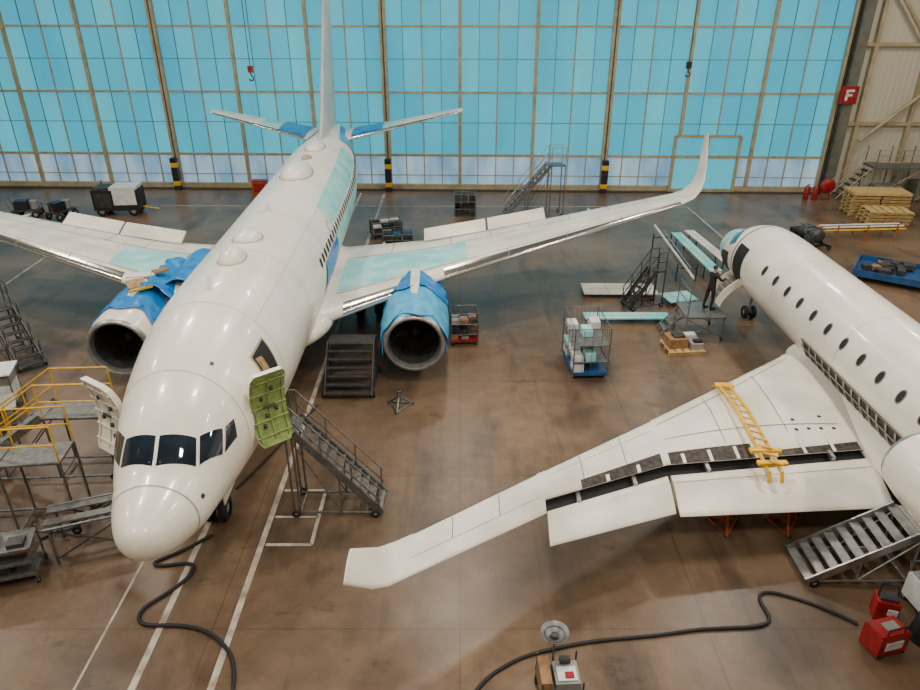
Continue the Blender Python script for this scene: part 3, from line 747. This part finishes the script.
def pallet(b,x,y,z,w=1.2,d=1.0):
    for k in range(5): b.box((x-w/2+w*(k+.5)/5,y,z+.125),(w/5*.8,d,.03),WOOD)
    for k in (-1,0,1): b.box((x,y+k*d*.42,z+.055),(w,.09,.11),WOOD)
b=B(); pallet(b,0,0,0,1.4,1.1); b.box((-.25,.1,.32),(.7,.7,.36),CARD); b.box((.4,-.1,.25),(.45,.6,.22),GREYP); b.box((-.2,.1,.53),(.4,.4,.08),DGREY); b.box((.35,.3,.42),(.4,.3,.1),WPL); b.box((.45,-.2,.4),(.3,.2,.1),BLACK)
b.obj('loaded_pallet',(8.3,23.25,0),.1)
b=B()
for k in range(6):
    for i in (0,1): pallet(b,-.85+1.7*i+.04*(k%2),.0,.2*k,1.6,1.5)
for k in range(4): pallet(b,-.2+.05*k,-1.8,.2*k,2.4,1.5)
b.box((0,0,1.3),(3.3,1.5,.16),WOOD); b.obj('wooden_pallet_stack',(24.7,41.0,0),-.1)
b=B()
for k in range(5):
    z=.55+.1*(k%2); m=[YEL,WPL,ORG,WPL,YEL][k]; b.tube((-2.2,-.4+.2*k,z),(2.2,-.4+.2*k,z+.05),.05,m,10)
for x in (-1.6,0,1.6):
    b.tube((x,-.6,.5),(x,.6,.5),.04,DGREY)
    for y in (-.6,.6): b.tube((x,y,0),(x,y,.9),.035,ORG)
b.obj('tow_bar_rack',(21.5,36.3,0),.05)
b=B()
b.lathe((0,-.8,.75),'y',[(0,.02),(0,.3),(.2,.38),(.6,.32),(.8,.26),(1.2,.3),(1.5,.15),(1.5,.02)],DGREY,24)
for y in (-.6,.5):
    b.tube((-.6,y,.2),(-.25,y,.55),.05,BLACK); b.tube((.6,y,.2),(.25,y,.55),.05,BLACK); b.box((0,y,.2),(1.4,.1,.1),BLACK)
for x in (-.65,.65):
    b.box((x,0,.2),(.1,2,.1),BLACK)
    for y in (-.9,.9): b.wheel((x,y,.12),.12,.08)
b.box((.45,.3,.6),(.4,.8,.7),BLACK); b.box((-.4,-.5,.5),(.3,.5,.5),DGREY); b.box((.1,.8,.55),(.6,.4,.5),BLACK)
for k in range(8): b.path([(.33*cos(k),-.6+.15*k,.75+.33*sin(k)),(.5*cos(k+1),-.5+.15*k,.95),(.2*cos(k+2),-.3+.15*k,.75+.35*abs(sin(k+2)))],.025,STEEL)
b.obj('turbine_engine_cradle',(18.0,34.9,0),.4)
b=B()
b.box((0,0,.3),(3.2,2.4,.06),BPLAS)
for y in (-1.2,1.2): b.box((0,y,.42),(3.2,.05,.3),BPLAS)
for x in (-1.6,1.6): b.box((x,0,.42),(.05,2.4,.3),BPLAS)
for x in (-1.3,1.3):
    for y in (-1,1): b.wheel((x,y,.13),.13,.07)
rnd=random.Random(4)
for k in range(16): b.box((rnd.uniform(-1.2,1.2),rnd.uniform(-.85,.85),.45+rnd.random()*.1),(rnd.uniform(.2,.6),rnd.uniform(.2,.45),.2),rnd.choice([DGREY,DGREY,CARD,BLACK,BLACK]),rz=rnd.random())
b.obj('blue_parts_tray',(20.0,30.2,0),-.6)
def ext(loc):
    b=B(); b.lathe((0,0,0),'z',[(0,.02),(0,.16),(.05,.17),(.75,.17),(.85,.12),(.9,.05),(.95,.05),(.98,.01)],RED,18)
    b.tube((0,0,.92),(.18,0,.98),.025,BLACK); b.path([(.05,0,.9),(.24,0,.7),(.22,0,.3)],.02,BLACK)
    b.obj('fire_extinguisher',loc)
ext((22.0,44.0,0)); ext((22.5,43.9,0))
b=B(); b.lathe((0,0,.9),'y',[(-.12,.02),(-.12,.42),(-.08,.45),(.08,.45),(.12,.42),(.12,.02)],RED,24); b.tube((-.3,0,0),(0,0,.9),.04,RED); b.tube((.3,0,0),(0,0,.9),.04,RED); b.tube((-.3,-.2,.02),(.3,.2,.02),.03,RED)
b.obj('hose_reel',(23.2,43.9,0))
for x,y,z in ((-11.2,40,8.0),(12.2,40,8.2)):
    b=B(); b.tube((0,0,.3),(0,0,17.9-z),.02,DGREY); b.box((0,0,.15),(.26,.18,.34),RED if x<0 else BLACK)
    b.path([(0,0,0),(0,0,-.15),(.12,0,-.28),(.08,0,-.42),(-.06,0,-.42),(-.12,0,-.32)],.035,DGREY)
    b.obj('crane_hook',(x,y,z))
b=B()
b.box((0,0,.42),(.8,.75,.06),DGREY); b.box((.12,.0,.58),(.46,.5,.26),GREYP); b.box((-.28,.02,.60),(.2,.6,.36),CARD)
b.box((.12,-.05,.73),(.36,.3,.03),WPL); b.box((.16,-.1,.76),(.16,.12,.04),RED); b.box((0,.05,.2),(.7,.65,.3),CARD); b.box((.12,.2,.80),(.2,.1,.12),DGREY)
for x in (-.37,.37):
    for y in (-.34,.34): b.wheel((x,y,.07),.07,.04); b.tube((x,y,.1),(x,y,.85),.018,DGREY)
b.tube((-.05,.40,.4),(-.05,.44,1.12),.02,STEEL)
o_=(-.05,.44,1.1)
b.lathe(o_,'z',[(0,.02),(.02,.10),(.08,.2),(.16,.26),(.17,.27),(.16,.25),(.09,.18),(.05,.10),(.035,.07)],STEEL,28)
b.lathe(o_,'z',[(.035,.08),(.10,.07),(.12,.03),(.125,.002)],DGREY,18); b.lathe(o_,'z',[(.1,.185),(.12,.19),(.1,.2)],DGREY,28)
b.obj('lamp_trolley',(1.85,8.8,0),.05,bevel=.006)
b=B()
b.box((0,0,.3),(.7,.48,.5),RED); b.box((0,0,.56),(.66,.43,.06),RED); b.box((0,-.25,.32),(.4,.02,.2),WPL); b.box((.05,0,.60),(.3,.2,.02),GREYP)
b.path([(-.2,-.2,.58),(-.2,-.2,.74),(.2,-.2,.74),(.2,-.2,.58)],.018,BLACK)
for x in (-.3,.3):
    for y in (-.2,.2): b.wheel((x,y,.06),.06,.05)
b.obj('red_tool_bag',(8.6,9.95,0),.25,bevel=.03)
b=B(); b.box((0,0,.27),(.45,.36,.52),RED); b.box((0,0,.56),(.36,.26,.1),DGREY); b.box((.1,-.19,.3),(.2,.02,.16),WPL); b.path([(-.2,0,.5),(-.15,.1,.8),(.15,.1,.8),(.2,0,.5)],.02,BLACK)
b.obj('red_tool_bag',(9.05,10.75,0),-.3,bevel=.03)
b=B(); b.lathe((0,0,0),'z',[(0,.02),(0,.3),(.05,.32),(.55,.26),(.7,.15),(.74,.02)],BLACK,20); b.path([(-.15,-.25,.2),(-.2,-.38,.4),(-.1,-.2,.6)],.03,BLACK); b.path([(.15,-.25,.2),(.2,-.38,.4),(.1,-.2,.6)],.03,BLACK); b.box((0,-.26,.25),(.35,.12,.28),BLACK)
b.obj('backpack',(9.6,10.15,0),.3)
b=B(); b.box((0,0,.45),(.8,.6,.6),WPL); b.box((0,-.31,.5),(.5,.02,.25),DGREY); b.box((0,0,.78),(.7,.5,.06),GREYP)
for x in (-.35,.35):
    for y in (-.25,.25): b.wheel((x,y,.1),.1,.06); b.tube((x,y,.1),(x,y,.2),.02,STEEL)
b.path([(-.35,.3,.7),(-.35,.38,.95),(.35,.38,.95),(.35,.3,.7)],.02,STEEL)
b.obj('vacuum_unit',(10.15,11.02,0),.1,bevel=.03)

def hose(name,pts,r=.045):
    c=bpy.data.curves.new(name,'CURVE'); c.dimensions='3D'; c.bevel_depth=r; c.bevel_resolution=3; c.resolution_u=10
    sp=c.splines.new('NURBS'); sp.points.add(len(pts)-1); sp.use_endpoint_u=True; sp.order_u=4
    for p,q in zip(sp.points,pts): p.co=(q[0],q[1],q[2] if len(q)>2 else r,1)
    c.materials.append(RUB); o=bpy.data.objects.new(name,c); S.collection.objects.link(o); return o
hose('power_cable',[(-6.1,13.2),(-6.6,12.6),(-7.3,12.3),(-7.0,12.1),(-6.2,12.35),(-6.1,11.9),(-6.5,11.3),(-6.95,10.9),(-6.8,10.4),(-6.0,10.5),(-5.3,10.35),(-4.7,9.9),(-4.35,9.3),(-4.25,8.2),(-4.2,7)],.042)
hose('power_cable',[(-.2,7.8),(.19,8.96),(.9,9.5),(1.4,9.75),(2.2,9.95),(2.9,10.1),(4.2,10.2),(5.05,10.4),(6.3,10.4),(6.7,10.6),(6.5,11.2),(6.8,11.45),(7.3,11.25),(7.9,10.95),(8.4,10.5)],.038)
hose('power_cable',[(-4.6,19.2),(-4.9,18.2),(-5.2,17.4),(-5.4,16.6),(-6,15)],.03)
hose('power_cable',[(-7.6,12.4),(-8.2,13.9),(-8.7,14.2),(-8.4,14.8),(-8.9,15.6),(-9.1,16.8)],.03)
hose('power_cable',[(-8.0,14.6),(-8.6,15.3),(-9.4,14.5),(-10.1,12.8),(-10.9,12.9),(-12,12.6)],.03)

b=B()
b.box((0,0,.97),(1.5,1.5,.06),STEEL)
for x in (-.7,.7):
    for y in (-.7,.7): b.tube((x,y,.08),(x,y,1.0),.03,STEEL); b.wheel((x,y,.09),.09,.05)
for y in (-.7,.7): b.tube((-.7,y,.15),(.7,y,.9),.02,STEEL); b.tube((.7,y,.15),(-.7,y,.9),.02,STEEL)
b.path([(-.7,-.7,1),(-.7,-.7,2.0),(-.7,.7,2.0),(-.7,.7,1)],.022,STEEL); b.tube((-.7,-.7,1.5),(-.7,.7,1.5),.018,STEEL)
for k in range(3): b.box((-.85-.22*k,.1,.72-.25*k),(.22,.7,.04),STEEL)
for y in (-.25,.45): b.tube((-.72,y,.95),(-1.5,y,.05),.025,STEEL)
b.obj('work_platform',(9.25,24.6,0),0)

P=empty('technician',(9.55,24.65,1.0),-1.15)
def skinmesh(name,verts,edges,rad,m,root=0,sub=2):
    me=bpy.data.meshes.new(name); me.from_pydata(verts,edges,[]); o=bpy.data.objects.new(name,me); S.collection.objects.link(o); o.parent=P
    md=o.modifiers.new('skin','SKIN'); md.use_smooth_shade=True
    for i,r in enumerate(rad): me.skin_vertices[0].data[i].radius=(r,r) if not isinstance(r,tuple) else r
    me.skin_vertices[0].data[root].use_root=True
    o.modifiers.new('sub','SUBSURF').levels=sub; o.modifiers['sub'].render_levels=sub
    me.materials.append(m); return o
V=[(0,0,.93),(0,.01,1.1),(0,.03,1.28),(0,.03,1.42),(0,.02,1.50),
   (.1,0,.88),(.12,.04,.48),(.12,-.02,.09),(.12,.12,.05),
   (-.1,0,.88),(-.13,-.06,.48),(-.13,-.14,.09),(-.13,.0,.05),
   (.19,.03,1.40),(.25,.2,1.2),(.2,.44,1.26),
   (-.19,.03,1.40),(-.26,.17,1.18),(-.18,.40,1.33)]
E=[(0,1),(1,2),(2,3),(3,4),(0,5),(5,6),(6,7),(7,8),(0,9),(9,10),(10,11),(11,12),(3,13),(13,14),(14,15),(3,16),(16,17),(17,18)]
Rr=[(.16,.11),(.145,.1),(.17,.115),(.13,.09),.055,.095,.065,.048,.04,.095,.065,.048,.04,.065,.048,.034,.065,.048,.034]
skinmesh('body',V,E,Rr,CLOTH)
for s,(hx,hy,hz) in ((1,(.2,.44,1.26)),(-1,(-.18,.40,1.33))):
    vv=[(hx,hy,hz),(hx,hy+.05,hz+.005),(hx,hy+.09,hz+.01)]; ee=[(0,1),(1,2)]; rr=[.026,(.036,.018),(.036,.016)]
    for k in range(4):
        ox=-.03+.02*k; L=(.035,.042,.045,.036)[k]; i=len(vv)
        vv+=[(hx+ox,hy+.11,hz+.012),(hx+ox,hy+.11+L*.7,hz),(hx+ox,hy+.11+L*1.2,hz-.025)]; ee+=[(2,i),(i,i+1),(i+1,i+2)]; rr+=[.009,.0085,.008]
    i=len(vv); vv+=[(hx-s*.045,hy+.06,hz),(hx-s*.06,hy+.095,hz-.01)]; ee+=[(1,i),(i,i+1)]; rr+=[.011,.009]
    skinmesh('hand',vv,ee,rr,SKIN,0,1)
b=B(); n=20
prof=[(-.115,.01),(-.11,.035),(-.085,.058),(-.04,.072),(0,.078),(.04,.08),(.08,.072),(.11,.045),(.122,.01)]
b.lathe((0,.04,1.64),'z',prof,SKIN,n)
b.lathe((0,.025,1.655),'z',[(.0,.083),(.04,.087),(.08,.08),(.11,.052),(.124,.01)],HAIR,n)
b.add([(-.012,.115,1.62),(.012,.115,1.62),(0,.145,1.615),(0,.112,1.665)],[(0,1,2),(0,2,3),(1,3,2)],SKIN,True)
for s in (-1,1):
    b.lathe((s*.03,.112,1.652),'y',[(0,.011),(.006,.007),(.008,.001)],WPL,10); b.lathe((s*.03,.118,1.652),'y',[(0,.005),(.003,.001)],DARK,8)
    b.lathe((s*.08,.035,1.635),'x',[(-.008,.01),(-.006,.026),(.006,.028),(.01,.01)],SKIN,10)
b.box((0,.108,1.583),(.045,.012,.01),mat('lips',(160,95,85),.5))
b.tube((0,.02,1.47),(0,.035,1.56),.052,SKIN,14)
b.obj('head',parent=P)
b=B()
for x,y in ((.12,.06),(-.13,-.06)):
    b.lathe((x,y-.03,.0),'z',[(0,.01),(0,.055),(.08,.055),(.12,.045)],RUB,14); b.box((x,y+.06,.035),(.09,.18,.07),RUB)
b.obj('boots',parent=P,bevel=.015)

# ============================================================ LIGHTS
def lamp(x,y,pw):
    b=B(); b.box((0,0,.12),(1.5,1.5,.16),GREYP); b.box((0,0,.03),(1.3,1.3,.02),LAMP); b.tube((0,0,.2),(0,0,.95),.03,DGREY)
    o=b.obj('high_bay_light',(x,y,17.0))
    l=bpy.data.lights.new('lamp','AREA'); l.shape='SQUARE'; l.size=1.4; l.energy=pw; l.color=(1,.925,.82)
    lo=bpy.data.objects.new('lamp',l); S.collection.objects.link(lo); lo.location=(0,0,-.05); lo.parent=o
for y,pw in ((2,1120),(14,1080),(26,1020),(38,650)):
    for x in (-26,-13,0,13,26): lamp(x,y,pw)
w=bpy.data.worlds.new('world'); S.world=w; w.use_nodes=True
w.node_tree.nodes['Background'].inputs[0].default_value=(.6,.75,.85,1); w.node_tree.nodes['Background'].inputs[1].default_value=.5

# ============================================================ CAMERA
c=bpy.data.cameras.new('camera'); c.sensor_width=36; c.lens=700/920*36; c.clip_end=300
co=bpy.data.objects.new('camera',c); S.collection.objects.link(co); co.location=(0,0,12); co.rotation_euler=(radians(90-27),0,0)
S.camera=co
